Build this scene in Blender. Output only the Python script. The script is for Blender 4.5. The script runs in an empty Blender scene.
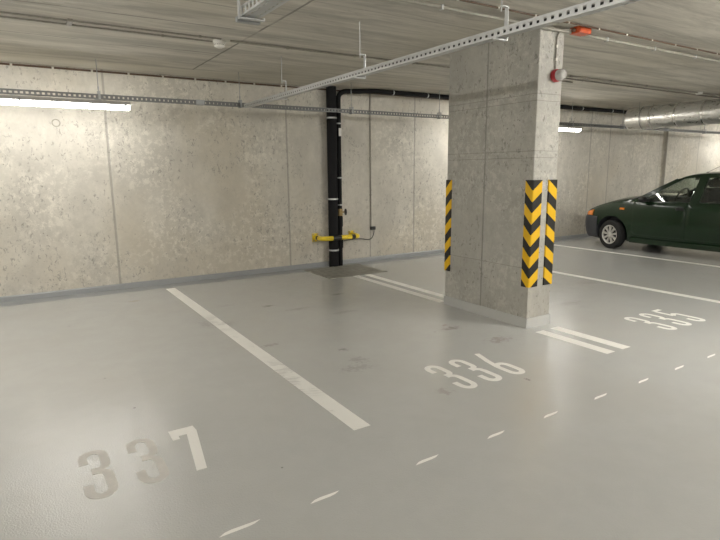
import bpy, bmesh, math, random
import numpy as np
from mathutils import Vector, Matrix
random.seed(7)
SC = bpy.context.scene
COL = SC.collection
PI = math.pi

# ------------------------------------------------------------------ node helpers
class NT:
    def __init__(s, name):
        s.m = bpy.data.materials.new(name); s.m.use_nodes = True
        s.t = s.m.node_tree; s.t.nodes.clear()
        s.out = s.t.nodes.new('ShaderNodeOutputMaterial')
        s._tc = None
    def n(s, typ, **kw):
        nd = s.t.nodes.new(typ)
        for k, v in kw.items(): setattr(nd, k, v)
        return nd
    def link(s, a, b): s.t.links.new(a, b)
    def setin(s, sock, v):
        if hasattr(v, 'is_output'): s.link(v, sock)
        else:
            if sock.type == 'RGBA' and hasattr(v, '__len__') and len(v) == 3: v = (*v, 1)
            sock.default_value = v
    def math(s, op, a, b=0.0, c=None, clamp=False):
        nd = s.n('ShaderNodeMath', operation=op); nd.use_clamp = clamp
        s.setin(nd.inputs[0], a); s.setin(nd.inputs[1], b)
        if c is not None: s.setin(nd.inputs[2], c)
        return nd.outputs[0]
    def pos(s):
        if s._tc is None: s._tc = s.n('ShaderNodeNewGeometry').outputs['Position']
        return s._tc
    def obj(s): return s.n('ShaderNodeTexCoord').outputs['Object']
    def xyz(s, v=None):
        nd = s.n('ShaderNodeSeparateXYZ'); s.link(v if v is not None else s.pos(), nd.inputs[0]); return nd.outputs
    def scale(s, v, sc):
        nd = s.n('ShaderNodeVectorMath', operation='MULTIPLY'); s.link(v, nd.inputs[0]); nd.inputs[1].default_value = sc
        return nd.outputs[0]
    def noise(s, v, scale, detail=4, rough=.55, dist=0.0):
        nd = s.n('ShaderNodeTexNoise'); s.link(v, nd.inputs['Vector'])
        nd.inputs['Scale'].default_value = scale; nd.inputs['Detail'].default_value = detail
        nd.inputs['Roughness'].default_value = rough; nd.inputs['Distortion'].default_value = dist
        return nd.outputs[0]
    def vor(s, v, scale):
        nd = s.n('ShaderNodeTexVoronoi'); s.link(v, nd.inputs['Vector']); nd.inputs['Scale'].default_value = scale
        return nd.outputs['Distance']
    def ramp(s, f, lo, hi, a=0.0, b=1.0):
        nd = s.n('ShaderNodeMapRange'); nd.interpolation_type = 'SMOOTHSTEP'
        s.setin(nd.inputs[0], f); nd.inputs[1].default_value = lo; nd.inputs[2].default_value = hi
        nd.inputs[3].default_value = a; nd.inputs[4].default_value = b
        return nd.outputs[0]
    def mix(s, f, a, b, mode='MIX'):
        nd = s.n('ShaderNodeMix', data_type='RGBA', blend_type=mode)
        s.setin(nd.inputs[0], f); s.setin(nd.inputs[6], a); s.setin(nd.inputs[7], b)
        return nd.outputs[2]
    def line(s, v, at, w):           # soft line mask where |v-at|<w
        d = s.math('ABSOLUTE', s.math('SUBTRACT', v, at))
        return s.ramp(d, w*.4, w, 1.0, 0.0)
    def gt(s, a, b): return s.math('GREATER_THAN', a, b)
    def bump(s, h, strength, dist=.01, prev=None):
        nd = s.n('ShaderNodeBump'); s.link(h, nd.inputs['Height'])
        nd.inputs['Strength'].default_value = strength; nd.inputs['Distance'].default_value = dist
        if prev is not None: s.link(prev, nd.inputs['Normal'])
        return nd.outputs[0]
    def bsdf(s, color=(.5,.5,.5), rough=.5, metal=0.0, normal=None, spec=.5, coat=0.0, emit=None, estr=0.0):
        nd = s.n('ShaderNodeBsdfPrincipled')
        s.setin(nd.inputs['Base Color'], color); s.setin(nd.inputs['Roughness'], rough); s.setin(nd.inputs['Metallic'], metal)
        s.setin(nd.inputs['Specular IOR Level'], spec)
        nd.inputs['Coat Weight'].default_value = coat; nd.inputs['Coat Roughness'].default_value = .06
        if normal is not None: s.link(normal, nd.inputs['Normal'])
        if emit is not None:
            s.setin(nd.inputs['Emission Color'], emit); nd.inputs['Emission Strength'].default_value = estr
        s.link(nd.outputs[0], s.out.inputs[0])
        return nd
def simple(name, color, rough=.5, metal=0.0, var=.12, nscale=30, spec=.5, coat=0.0, bump=0.0):
    t = NT(name); n = t.noise(t.obj(), nscale, 4)
    c = t.mix(t.ramp(n, .3, .7), [x*(1-var) for x in color], [min(1, x*(1+var)) for x in color])
    nm = t.bump(n, bump, .004) if bump else None
    t.bsdf(c, t.ramp(n, .3, .7, max(0, rough-.05), min(1, rough+.05)), metal, nm, spec, coat)
    return t.m

# ------------------------------------------------------------------ concrete
def concrete(name, base, seams=(), axis=0, zseams=(), warm=.5, streak=(1,1,.7), fine=.5, xlines=None):
    t = NT(name); p = t.pos(); X = t.xyz()
    big = t.noise(p, .55, 4, .6)
    mid = t.noise(t.scale(p, streak), 2.4, 10, .74, .25)
    fine_ = t.noise(p, 26, 8, .8)
    c = t.mix(t.ramp(mid, .34, .66), [b*.82 for b in base], [min(1, b*1.14) for b in base])
    c = t.mix(t.math('MULTIPLY', t.ramp(t.math('ADD', big, t.math('MULTIPLY', X[2], -.07)), .34, .58), warm), c, [base[0]*.93, base[1]*.85, base[2]*.70])
    c = t.mix(t.ramp(fine_, .3, .7, 0, .6), t.mix(.5, c, [b*.80 for b in base]), c)
    # chalky blotches with ragged rims, thick in some places and missing in others
    where = t.ramp(t.noise(p, .9, 3, .5), .42, .62)
    bl = t.ramp(t.noise(p, 12, 10, .82, .2), .49, .57)
    c = t.mix(t.math('MULTIPLY', t.math('MULTIPLY', bl, where), .56*fine*2), c, [min(1, b*1.32) for b in base])
    # short dark scratches and pock marks in clusters
    pk = t.ramp(t.noise(t.scale(p, (1.3,1.3,.8)), 21, 6, .74, .5), .56, .62)
    c = t.mix(t.math('MULTIPLY', t.math('MULTIPLY', pk, t.ramp(t.noise(p, 1.5, 4, .6), .40, .52)), .72), c, [b*.45 for b in base])
    pores = t.ramp(t.vor(p, 8), .04, .075, 1.0, 0.0)
    c = t.mix(t.math('MULTIPLY', pores, .7), c, [b*.35 for b in base])
    h = t.math('SUBTRACT', mid, t.math('MULTIPLY', pores, .7))
    m = None
    wob = t.math('MULTIPLY', t.math('SUBTRACT', t.noise(p, 6, 3), .5), .012)
    for v, w in seams:
        l = t.line(t.math('ADD', X[axis], wob), v, w*1.6); m = l if m is None else t.math('MAXIMUM', m, l)
    for v, w in zseams:
        l = t.line(t.math('ADD', X[2], wob), v, w); m = l if m is None else t.math('MAXIMUM', m, l)
    if m is not None:
        c = t.mix(t.math('MULTIPLY', m, .55), c, [b*.42 for b in base]); h = t.math('SUBTRACT', h, m)
    t.bsdf(c, t.ramp(mid, .3, .7, .6, .8), 0, t.bump(h, .35, .012), .35)
    return t.m

WALL = (.60, .572, .505)
M = {}
seamX = [(-1.4,.012),(1.06,.012),(3.51,.012),(4.985,.009),(5.9,.014),(8.35,.012),(9.38,.012),(10.74,.015),(11.43,.014),(13.46,.012),(13.78,.012),(15.27,.012),(17.7,.012)]
M['wall'] = concrete('wall_concrete', WALL, seamX, 0, [])
M['wall_side'] = concrete('side_concrete', WALL, [(-3.5,.012),(-1,.012),(1.5,.012),(4,.012)], 1)
M['column'] = concrete('column_concrete', (.42,.41,.37), [(4.015,.008)], 1, [(.575,.004),(1.66,.004),(1.60,.004),(2.10,.004),(2.16,.004)], warm=.15, streak=(1,1,.8))

def ceiling_mat():
    t = NT('ceiling_concrete'); p = t.pos(); X = t.xyz()
    base = (.535,.51,.455)
    st = t.noise(t.scale(p, (.35,2.6,1)), 2.0, 9, .72, .5)
    big = t.noise(p, .5, 3)
    c = t.mix(t.ramp(st, .32, .68), [b*.70 for b in base], [b*1.20 for b in base])
    c = t.mix(t.ramp(big, .4, .65, 0, .35), c, (.46,.43,.34))
    dk = t.ramp(t.noise(t.scale(p, (.5,2.2,1)), 3.4, 8, .74, .8), .60, .68)
    right = t.ramp(X[0], 1.7, 2.3)
    c = t.mix(t.math('MULTIPLY', dk, .5), c, [b*.42 for b in base])
    # brushed pale patches in the near left corner
    pale = t.math('MULTIPLY', t.ramp(t.noise(t.scale(p, (1,3,1)), 3.2, 8, .8, .5), .5, .62), t.math('MULTIPLY', t.ramp(X[0], .9, .2), t.ramp(X[1], 5.25, 4.9)))
    c = t.mix(t.math('MULTIPLY', pale, .6), c, (.74,.72,.68))
    # pale strip of slab along the wall
    c = t.mix(t.math('MULTIPLY', t.ramp(X[1], 7.02, 7.06), .45), c, (.58,.55,.47))
    wob = t.math('MULTIPLY', t.math('SUBTRACT', t.noise(p, 3, 3), .5), .03)
    m = t.math('MULTIPLY', t.line(t.math('ADD', X[0], wob), 2.02, .016), t.ramp(X[1], 7.08, 7.04))
    left = t.math('LESS_THAN', X[0], 2.02)
    for y, k in ((4.30,.6),(4.93,.9),(6.01,1.0),(7.05,.6)):
        l = t.math('MULTIPLY', t.math('MULTIPLY', t.line(t.math('ADD', X[1], wob), y, .014), left), k); m = t.math('MAXIMUM', m, l)
    for y in (3.85, 5.05, 6.2):
        l = t.math('MULTIPLY', t.math('MULTIPLY', t.line(t.math('ADD', X[1], wob), y, .012), t.math('GREATER_THAN', X[0], 2.02)), .45); m = t.math('MAXIMUM', m, l)
    brk = t.ramp(t.noise(t.scale(p, (1,1,1)), 1.7, 4), .38, .5, .35, 1)
    m = t.math('MULTIPLY', m, brk)
    c = t.mix(t.math('MULTIPLY', m, .8), c, [b*.3 for b in base])
    h = t.math('SUBTRACT', st, m)
    t.bsdf(c, .75, 0, t.bump(h, .3, .012), .3)
    return t.m
M['ceiling'] = ceiling_mat()

FLOOR = (.50,.505,.49)
STAINS = [(2.296,5.606,.10,.05,(.10,.09,.07),.8),(1.76,4.29,.13,.05,(.17,.16,.13),.6),(2.24,3.83,.05,.05,(.12,.12,.10),.7),(2.21,3.55,.10,.10,(.2,.2,.17),.45),
          (1.63,5.17,.16,.12,(.2,.2,.17),.45),(3.237,5.69,.12,.05,(.13,.12,.10),.7),(2.1,3.4,.18,.09,(.2,.2,.17),.45),(1.49,5.26,.08,.2,(.2,.19,.16),.4),
          (3.42,3.80,.16,.06,(.14,.11,.08),.75),(3.44,3.92,.05,.04,(.2,.09,.05),.6),(3.53,3.30,.16,.10,(.20,.17,.12),.75),(2.36,2.68,.07,.08,(.2,.18,.14),.6),
          (3.007,2.52,.02,.03,(.03,.03,.03),.9),(1.07,6.72,.08,.04,(.36,.26,.14),.8),(2.9,4.9,.2,.08,(.22,.21,.18),.35),(2.5,5.3,.2,.06,(.2,.19,.17),.4),
          (1.9,5.9,.15,.06,(.22,.21,.18),.35),(5.2,3.8,.25,.08,(.24,.23,.2),.4),(6.4,4.4,.3,.12,(.22,.22,.2),.35)]
def floor_base(t):
    p = t.pos(); X = t.xyz()
    big = t.noise(p, .7, 4, .6); mid = t.noise(t.scale(p, (1,1,1)), 4.5, 8, .7, .3)
    c = t.mix(t.ramp(mid, .3, .7), [b*.975 for b in FLOOR], [b*1.025 for b in FLOOR])
    c = t.mix(t.ramp(big, .4, .65, 0, .5), c, (.48,.475,.445))
    return p, X, big, mid, c
def floor_mat():
    t = NT('grey_epoxy_floor'); p, X, big, mid, c = floor_base(t)
    rag = t.noise(p, 24, 7, .75, .5)
    for x, y, rx, ry, col, a in STAINS:
        dx = t.math('DIVIDE', t.math('SUBTRACT', X[0], x), rx); dy = t.math('DIVIDE', t.math('SUBTRACT', X[1], y), ry)
        d = t.math('SQRT', t.math('ADD', t.math('MULTIPLY', dx, dx), t.math('MULTIPLY', dy, dy)))
        f = t.ramp(t.math('ADD', d, t.math('MULTIPLY', t.math('SUBTRACT', rag, .5), 4.5)), .2, .9, a*.62, 0.0)
        c = t.mix(f, c, col)
    # faint scuffs and drips everywhere
    sc = t.ramp(t.noise(t.scale(p, (1.0,2.6,1)), 2.6, 9, .78, .9), .645, .69)
    dots = t.ramp(t.vor(p, 2.6), .018, .03, 1, 0)
    c = t.mix(t.math('MULTIPLY', dots, .6), c, (.09,.09,.08))
    g = t.noise(p, 120, 2, .5); g2 = t.noise(p, 60, 3, .6)
    h = t.math('ADD', t.math('MULTIPLY', g, 1.0), t.math('MULTIPLY', g2, .5))
    wv = t.noise(p, 3.0, 3, .5)
    nm = t.bump(h, .23, .005); nm = t.bump(wv, .05, .02, nm)
    t.bsdf(c, t.ramp(mid, .3, .7, .165, .185), 0, nm, 1.0)
    return t.m
M['floor'] = floor_mat()
def skirt_mat():
    t = NT('grey_epoxy_upstand'); p, X, big, mid, c = floor_base(t)
    c = t.mix(.75, c, (.25,.265,.275)); t.bsdf(c, .38, 0, t.bump(t.noise(p, 60, 3), .1, .004)); return t.m
M['skirt'] = skirt_mat()
def paint_mat(name, wear, tread=False, col=(.82,.81,.77), col2=(.54,.54,.52), ro=.36):
    t = NT(name); p = t.pos(); X = t.xyz()
    n = t.noise(p, 9, 8, .75, .4); n2 = t.noise(p, 90, 4, .7)
    w = t.ramp(t.math('ADD', t.math('MULTIPLY', n, .7), t.math('MULTIPLY', n2, .3)), .62-wear*.3, .72-wear*.2)
    c = t.mix(t.math('MULTIPLY', w, .85), col, col2)
    if tread:
        d = t.math('SINE', t.math('MULTIPLY', t.math('ADD', X[0], t.math('MULTIPLY', X[1], 1.15)), 150))
        band = t.math('MAXIMUM', t.line(X[1], 5.25, .42), t.math('MAXIMUM', t.line(X[1], 3.55, .55), t.line(X[1], 2.2, .4)))
        k = t.math('MULTIPLY', t.math('MULTIPLY', t.ramp(d, .2, .6), band), t.ramp(t.noise(p, 5, 4), .42, .56))
        c = t.mix(t.math('MULTIPLY', k, .85), c, (.36,.35,.33))
    t.bsdf(c, t.ramp(n, .3, .7, ro, ro+.16), 0, t.bump(n2, .15, .003), .4)
    return t.m
M['paint'] = paint_mat('white_floor_paint', .15)
M['paint_line'] = paint_mat('white_line_paint_with_tyre_marks', .2, True)
M['paint_worn'] = paint_mat('worn_floor_paint', .95, False, (.66,.635,.59), (.56,.545,.515), .46)
M['plate'] = simple('dull_steel_plate', (.25,.245,.215), .55, .2, .25, 12, bump=.2)

# ------------------------------------------------------------------ other materials
M['zinc'] = simple('galvanised_steel', (.56,.57,.57), .42, .75, .05, 12)
M['zinc_shaded'] = simple('shaded_galvanised_steel', (.20,.205,.205), .5, .7, .06, 12)  # same zinc darkened: shade on the backlit wall tray put into its colour
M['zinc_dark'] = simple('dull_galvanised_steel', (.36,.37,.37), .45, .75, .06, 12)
M['pipe_grey'] = simple('grey_plastic_conduit', (.31,.295,.25), .5, 0, .1)
M['pipe_dark'] = simple('dark_grey_conduit', (.26,.245,.21), .55, 0, .15)
M['brown'] = simple('brown_cable', (.10,.06,.035), .5, 0, .15)
M['clip'] = simple('white_clip', (.62,.60,.54), .5, 0, .08)
M['black'] = simple('black_rubber_insulation', (.006,.006,.007), .7, 0, .3, 20, .25, 0, .1)
M['black_pl'] = simple('black_plastic', (.018,.018,.018), .4, 0, .2)
M['brass'] = simple('brass_fitting', (.34,.25,.12), .4, .8, .2)
M['yellow'] = simple('yellow_safety_paint', (.80,.60,.03), .35, 0, .08)
M['white'] = simple('white_plastic', (.75,.74,.70), .4, 0, .05)
M['orange'] = simple('orange_plastic_box', (.52,.075,.012), .4, 0, .06)
M['red'] = simple('red_plastic', (.42,.02,.03), .35, 0, .1)
M['lamp_body'] = simple('grey_polycarbonate', (.36,.35,.33), .45, 0, .06)
def glow(name, LAMP):
    t = NT(name); n = t.noise(t.obj(), 2, 2)
    e = t.mix(n, (1,.962,.90), (1,.97,.915)); t.bsdf((.9,.9,.88), .4, 0, None, .5, 0, e, LAMP); return t.m
M['glow'] = glow('lit_tube_diffuser', 7.8); M['glow_fill'] = glow('added_fill_diffuser', 46.0)  # the second, much brighter one is for the added fill lamps
def foil():
    t = NT('wrinkled_aluminium_foil'); p = t.obj()
    h = t.noise(t.scale(p, (1,.6,1)), 14, 6, .65, .8); v = t.vor(p, 9)
    c = t.mix(t.ramp(h, .3, .7), (.70,.69,.66), (.86,.85,.82))
    t.bsdf(c, t.ramp(h, .3, .7, .26, .40), .85, t.bump(t.math('ADD', h, t.math('MULTIPLY', v, .5)), .22, .02)); return t.m
M['foil'] = foil()
M['tape'] = simple('aluminium_tape', (.86,.85,.82), .22, .9, .06)
def carpaint():
    t = NT('dark_green_car_paint'); p = t.obj(); n = t.noise(p, 900, 2); d = t.noise(p, 3, 6, .7)
    c = t.mix(n, (.005,.019,.007), (.008,.026,.010)); c = t.mix(t.ramp(d, .5, .75, 0, .2), c, (.018,.032,.016))
    t.bsdf(c, t.ramp(d, .3, .7, .16, .26), 0, None, .4, .15); return t.m
M['car'] = carpaint()
M['bumper'] = simple('dark_grey_bumper_plastic', (.035,.037,.045), .55, 0, .15)
M['tyre'] = simple('tyre_rubber', (.010,.010,.010), .75, 0, .2)
M['hub'] = simple('silver_wheel_cover', (.58,.57,.54), .35, .5, .05)
M['hub_dark'] = simple('dark_wheel_recess', (.02,.02,.02), .6, 0, .1)
M['seat'] = simple('dark_seat_fabric', (.022,.022,.024), .85, 0, .2, 80)
M['amber'] = simple('amber_lens', (.75,.22,.02), .18, 0, .1, coat=.5)
M['lens'] = simple('clear_lens', (.55,.56,.56), .1, .3, .05, coat=.5)
M['redlens'] = simple('red_lens', (.4,.01,.01), .2, 0, .05, coat=.5)
def glass(name, tint, spec):
    t = NT(name); n = t.noise(t.obj(), 3, 2)
    tr = t.n('ShaderNodeBsdfTransparent'); t.setin(tr.inputs[0], t.mix(n, tint, [x*.97 for x in tint]))
    gl = t.n('ShaderNodeBsdfGlossy'); gl.inputs['Roughness'].default_value = .03; gl.inputs[0].default_value = (1,1,1,1)
    lw = t.n('ShaderNodeLayerWeight'); lw.inputs[0].default_value = .5
    fr = t.math('ADD', t.math('MULTIPLY', t.math('POWER', lw.outputs['Facing'], 5.0), .9), .05)
    mx = t.n('ShaderNodeMixShader'); t.link(fr, mx.inputs[0]); t.link(tr.outputs[0], mx.inputs[1]); t.link(gl.outputs[0], mx.inputs[2])
    t.link(mx.outputs[0], t.out.inputs[0]); return t.m
M['glass'] = glass('car_glass', (.86,.90,.875), 1.55)
M['dome'] = simple('frosted_clear_dome', (.40,.39,.37), .15, 0, .1, coat=.6)
def chevron():
    t = NT('yellow_black_chevron_rubber'); uv = t.n('ShaderNodeTexCoord').outputs['UV']; s = t.n('ShaderNodeSeparateXYZ'); t.link(uv, s.inputs[0])
    v = t.math('SUBTRACT', s.outputs[1], t.math('MULTIPLY', t.math('ABSOLUTE', s.outputs[0]), .098))
    f = t.math('FRACT', t.math('DIVIDE', t.math('ADD', v, 10.3713), .205))
    m = t.gt(f, .49)
    n = t.noise(t.obj(), 25, 5)
    y = t.mix(n, (.70,.41,.004), (.80,.48,.008)); k = t.mix(n, (.008,.008,.008), (.02,.019,.017))
    t.bsdf(t.mix(m, k, y), .5, 0, None, .4); return t.m
M['chevron'] = chevron()

# ------------------------------------------------------------------ mesh helpers
class MB:
    def __init__(s): s.b = bmesh.new()
    def box(s, lo, hi, bev=0.0):
        g = bmesh.ops.create_cube(s.b, size=1.0)['verts']
        c = [(a+b)/2 for a, b in zip(lo, hi)]; d = [b-a for a, b in zip(lo, hi)]
        for v in g: v.co = Vector((c[0]+v.co.x*d[0], c[1]+v.co.y*d[1], c[2]+v.co.z*d[2]))
        if bev:
            es = list({e for v in g for e in v.link_edges})
            bmesh.ops.bevel(s.b, geom=es, offset=bev, segments=2, affect='EDGES', profile=.7)
        return s
    def prism(s, poly, axis, a, b):
        """extrude a 2D polygon along axis from a to b; poly coords are the two other axes in order"""
        def P(u, v, w): return [(w,u,v),(u,w,v),(u,v,w)][axis]
        A = [s.b.verts.new(P(u, v, a)) for u, v in poly]; B = [s.b.verts.new(P(u, v, b)) for u, v in poly]
        n = len(poly)
        s.b.faces.new(A); s.b.faces.new(B[::-1])
        for i in range(n): s.b.faces.new((A[i], B[i], B[(i+1) % n], A[(i+1) % n]))
        return s
    def tube(s, pts, r, seg=12, caps=True):
        pts = [Vector(p) for p in pts]; rs = r if hasattr(r, '__len__') else [r]*len(pts)
        rings = []; up = None
        for i, p in enumerate(pts):
            if i == 0: d = (pts[1]-p).normalized()
            elif i == len(pts)-1: d = (p-pts[i-1]).normalized()
            else: d = ((pts[i+1]-p).normalized()+(p-pts[i-1]).normalized()).normalized()
            if up is None:
                up = Vector((0,0,1)) if abs(d.z) < .9 else Vector((1,0,0))
            x = d.cross(up).normalized(); y = x.cross(d).normalized(); up = y
            k = 1.0
            if 0 < i < len(pts)-1:
                ca = max(.5, d.dot((pts[i+1]-p).normalized())); k = 1.0
            rings.append([s.b.verts.new(p+(x*math.cos(2*PI*j/seg)+y*math.sin(2*PI*j/seg))*rs[i]*k) for j in range(seg)])
        for a, b in zip(rings, rings[1:]):
            for j in range(seg): s.b.faces.new((a[j], a[(j+1) % seg], b[(j+1) % seg], b[j]))
        if caps: s.b.faces.new(rings[0][::-1]); s.b.faces.new(rings[-1])
        return s
    def lathe(s, prof, origin, axis, seg=24):
        """prof: (radius, along) list revolved about axis through origin"""
        o = Vector(origin); a = Vector(axis).normalized(); u = a.orthogonal().normalized(); w = a.cross(u)
        rings = []
        for r, h in prof:
            if r < 1e-6: rings.append([s.b.verts.new(o+a*h)])
            else: rings.append([s.b.verts.new(o+a*h+(u*math.cos(2*PI*j/seg)+w*math.sin(2*PI*j/seg))*r) for j in range(seg)])
        for A, B in zip(rings, rings[1:]):
            for j in range(seg):
                k = (j+1) % seg
                if len(A) == 1 and len(B) == 1: continue
                if len(A) == 1: s.b.faces.new((A[0], B[k], B[j]))
                elif len(B) == 1: s.b.faces.new((A[j], A[k], B[0]))
                else: s.b.faces.new((A[j], A[k], B[k], B[j]))
        return s
    def quad(s, *p): s.b.faces.new([s.b.verts.new(q) for q in p]); return s
    def build(s, name, mat, parent=None, smooth=False, recalc=True, origin=None):
        if recalc: bmesh.ops.recalc_face_normals(s.b, faces=s.b.faces)
        me = bpy.data.meshes.new(name)
        if origin is not None: bmesh.ops.translate(s.b, verts=s.b.verts, vec=-Vector(origin))
        s.b.to_mesh(me); s.b.free()
        for m in (mat if isinstance(mat, (list, tuple)) else [mat]): me.materials.append(m)
        if smooth:
            me.polygons.foreach_set('use_smooth', [True]*len(me.polygons))
            try: me.set_sharp_from_angle(angle=math.radians(40))
            except Exception: pass
        o = bpy.data.objects.new(name, me); COL.objects.link(o)
        if origin is not None: o.location = origin
        if parent: o.parent = parent
        return o
def tag(o, label=None, cat=None, group=None, kind=None):
    if label: o['label'] = label
    if cat: o['category'] = cat
    if group: o['group'] = group
    if kind: o['kind'] = kind
    return o
def empty(name, loc, label, cat, group=None):
    e = bpy.data.objects.new(name, None); COL.objects.link(e); e.location = loc; e.empty_display_size = .1
    return tag(e, label, cat, group)
def copy_tree(o, parent=None):
    c = o.copy(); COL.objects.link(c)
    if parent: c.parent = parent
    for ch in list(o.children): copy_tree(ch, c)
    return c
def arc(p0, p1, p2, n=6):      # quadratic bend
    p0, p1, p2 = map(Vector, (p0, p1, p2)); return [(p0*(1-t)**2+p1*2*t*(1-t)+p2*t*t) for t in [i/n for i in range(n+1)]]

# ------------------------------------------------------------------ the room
H = 2.74; WY = 7.6; GY = 7.285
x0, x1, y0 = -7.0, 20.0, -8.0
def struct(o): o['kind'] = 'structure'; return o
struct(MB().box((x0,y0,-.2),(x1,GY,0)).build('floor', M['floor']))
# shallow strip between the floor coating and the wall, with a little upstand
m = MB(); m.prism([(GY,-.2),(GY,-.008),(GY+.02,-.014),(WY-.06,-.012),(WY,-.008),(WY,-.2)], 0, x0, x1); struct(m.build('trim_1', M['skirt']))
m = MB(); m.prism([(WY-.022,-.012),(WY-.018,.045),(WY-.004,.06),(WY,.06),(WY,-.012)], 0, x0, x1); struct(m.build('baseboard_back', M['skirt']))
struct(MB().box((x0,y0,H),(x1,WY,H+.25)).build('ceiling', M['ceiling']))
# rear wall with a vertical recess
m = MB(); m.prism([(x0,WY),(13.46,WY),(13.48,WY+.10),(13.76,WY+.10),(13.78,WY),(x1,WY),(x1,WY+.25),(x0,WY+.25)], 2, -.2, H+.25)
struct(m.build('wall_back', M['wall']))
struct(MB().box((x0-.25,y0,-.2),(x0,WY+.25,H+.25)).build('wall_left', M['wall_side']))
struct(MB().box((x1,y0,-.2),(x1+.25,WY+.25,H+.25)).build('wall_right', M['wall_side']))
struct(MB().box((x0-.25,y0-.25,-.2),(x1+.25,y0,H+.25)).build('wall_front', M['wall']))

# ------------------------------------------------------------------ column
CX0, CX1, CY0, CY1 = 4.008, 4.328, 3.40, 4.577
col = empty('concrete_column', ((CX0+CX1)/2,(CY0+CY1)/2,0), 'broad raw concrete column standing on the grey floor between bays 336 and 335', 'column')
cl = Vector(col.location)
def C0(p): return tuple(Vector(p)-cl)
MB().box(C0((CX0,CY0,0)),C0((CX1,CY1,H)),.012).build('shaft', M['column'], col)
k = .008
m = MB(); m.prism([C0((CX0-k,CY0-k,0))[:2],C0((CX1+k,CY0-k,0))[:2],C0((CX1+k,CY1+k,0))[:2],C0((CX0-k,CY1+k,0))[:2]], 2, 0, .098)
m.build('painted_base', M['floor'], col)['label'] = 'grey painted band at the foot of the column'

def guard(cx, cy, sx, sy, z0, z1, label, wx=.118, wy=.084):
    """L-shaped rubber corner guard; flanges run from the corner along -sx and -sy"""
    th = .012; b = bmesh.new(); uvl = b.loops.layers.uv.new('UVMap')
    # outer profile: (s, x, y) with a rounded nose
    prof = [(-1, cx-sx*wx, cy+sy*.003), (-.94, cx-sx*(wx-.006), cy+sy*th), (-.12, cx-sx*.004, cy+sy*th)]
    for i in range(1, 5):
        a = i/5*PI/2; prof.append((-.12+.24*i/5, cx-sx*.004+sx*(th+.004)*math.sin(a), cy-sy*.004+sy*(th+.004)*math.cos(a)))
    prof += [(.12, cx+sx*th, cy-sy*.004), (.94, cx+sx*th, cy-sy*(wy-.006)), (1, cx+sx*.003, cy-sy*wy)]
    inner = [(1, cx+sx*.001, cy-sy*wy), (0, cx+sx*.001, cy+sy*.001), (-1, cx-sx*wx, cy+sy*.001)]
    full = prof+inner; n = len(full)
    V = [[b.verts.new((x, y, z)) for _, x, y in full] for z in (z0, z1)]
    for i in range(n):
        j = (i+1) % n; f = b.faces.new((V[0][i], V[0][j], V[1][j], V[1][i]))
        for lp, (sv, zv) in zip(f.loops, ((full[i][0],z0),(full[j][0],z0),(full[j][0],z1),(full[i][0],z1))): lp[uvl].uv = (sv, zv-z0)
    for r, z in ((0,z0),(1,z1)):
        f = b.faces.new(V[r] if r else V[r][::-1])
        for lp in f.loops: lp[uvl].uv = (0, z-z0)
    bmesh.ops.recalc_face_normals(b, faces=b.faces)
    bmesh.ops.translate(b, verts=b.verts, vec=(-cx,-cy,-z0))
    me = bpy.data.meshes.new('corner_guard'); b.to_mesh(me); b.free(); me.materials.append(M['chevron'])
    o = bpy.data.objects.new('corner_guard', me); COL.objects.link(o); o.location = (cx,cy,z0)
    return tag(o, label, 'corner guard', 'chevron guards on the column corners')
guard(CX0, CY0, -1, -1, .40, 1.40, 'black and yellow corner guard with whole V chevrons on the nearest column edge')
guard(CX1, CY0, 1, -1, .40, 1.40, 'black and yellow corner guard with slanting stripes on the right edge of the column')
guard(CX0, CY1, -1, 1, .39, 1.39, 'narrow black and yellow corner guard on the far left edge of the column')

# ------------------------------------------------------------------ floor markings
T = .0007
def slab(polys, name, mat, parent=None, origin=(0,0,0), smooth=False):
    b = bmesh.new(); o = Vector(origin)
    for poly in polys:
        n = len(poly)
        A = [b.verts.new((x-o.x, y-o.y, 0)) for x, y in poly]; B = [b.verts.new((x-o.x, y-o.y, T)) for x, y in poly]
        f1 = b.faces.new(A[::-1]); f2 = b.faces.new(B)
        for i in range(n): b.faces.new((A[i], A[(i+1) % n], B[(i+1) % n], B[i]))
        bmesh.ops.triangulate(b, faces=[f1, f2])
    bmesh.ops.recalc_face_normals(b, faces=b.faces)
    me = bpy.data.meshes.new(name); b.to_mesh(me); b.free(); me.materials.append(mat)
    ob = bpy.data.objects.new(name, me); COL.objects.link(ob)
    if parent: ob.parent = parent
    ob.location = o if not parent else (o-Vector(parent.location))
    return ob
def line(xa, xb, ya, yb, label, mat='paint', skew=0.0):
    o = slab([[(xa,ya),(xb,ya-skew),(xb,yb),(xa,yb)]], 'parking_line', M[mat], None, ((xa+xb)/2,(ya+yb)/2,0))
    return tag(o, label, 'parking line', 'white bay lines')
line(1.543, 1.660, 2.535, 7.215, 'long white bay line with tyre marks between bays 337 and 336', 'paint_line')
line(3.985, 4.095, 2.535, 3.270, 'left of two short white lines in front of the column')
line(4.20, 4.315, 2.535, 3.275, 'right of two short white lines in front of the column')
line(4.000, 4.100, 4.66, 6.56, 'left of two white lines between the column and the steel floor plate')
line(4.195, 4.300, 4.66, 6.56, 'right of two white lines between the column and the steel floor plate')
line(6.575, 6.690, 2.535, 7.215, 'long white bay line on open floor between the column and the green car')
line(8.985, 9.095, 2.535, 7.215, 'far white bay line running alongside the green car')
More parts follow.
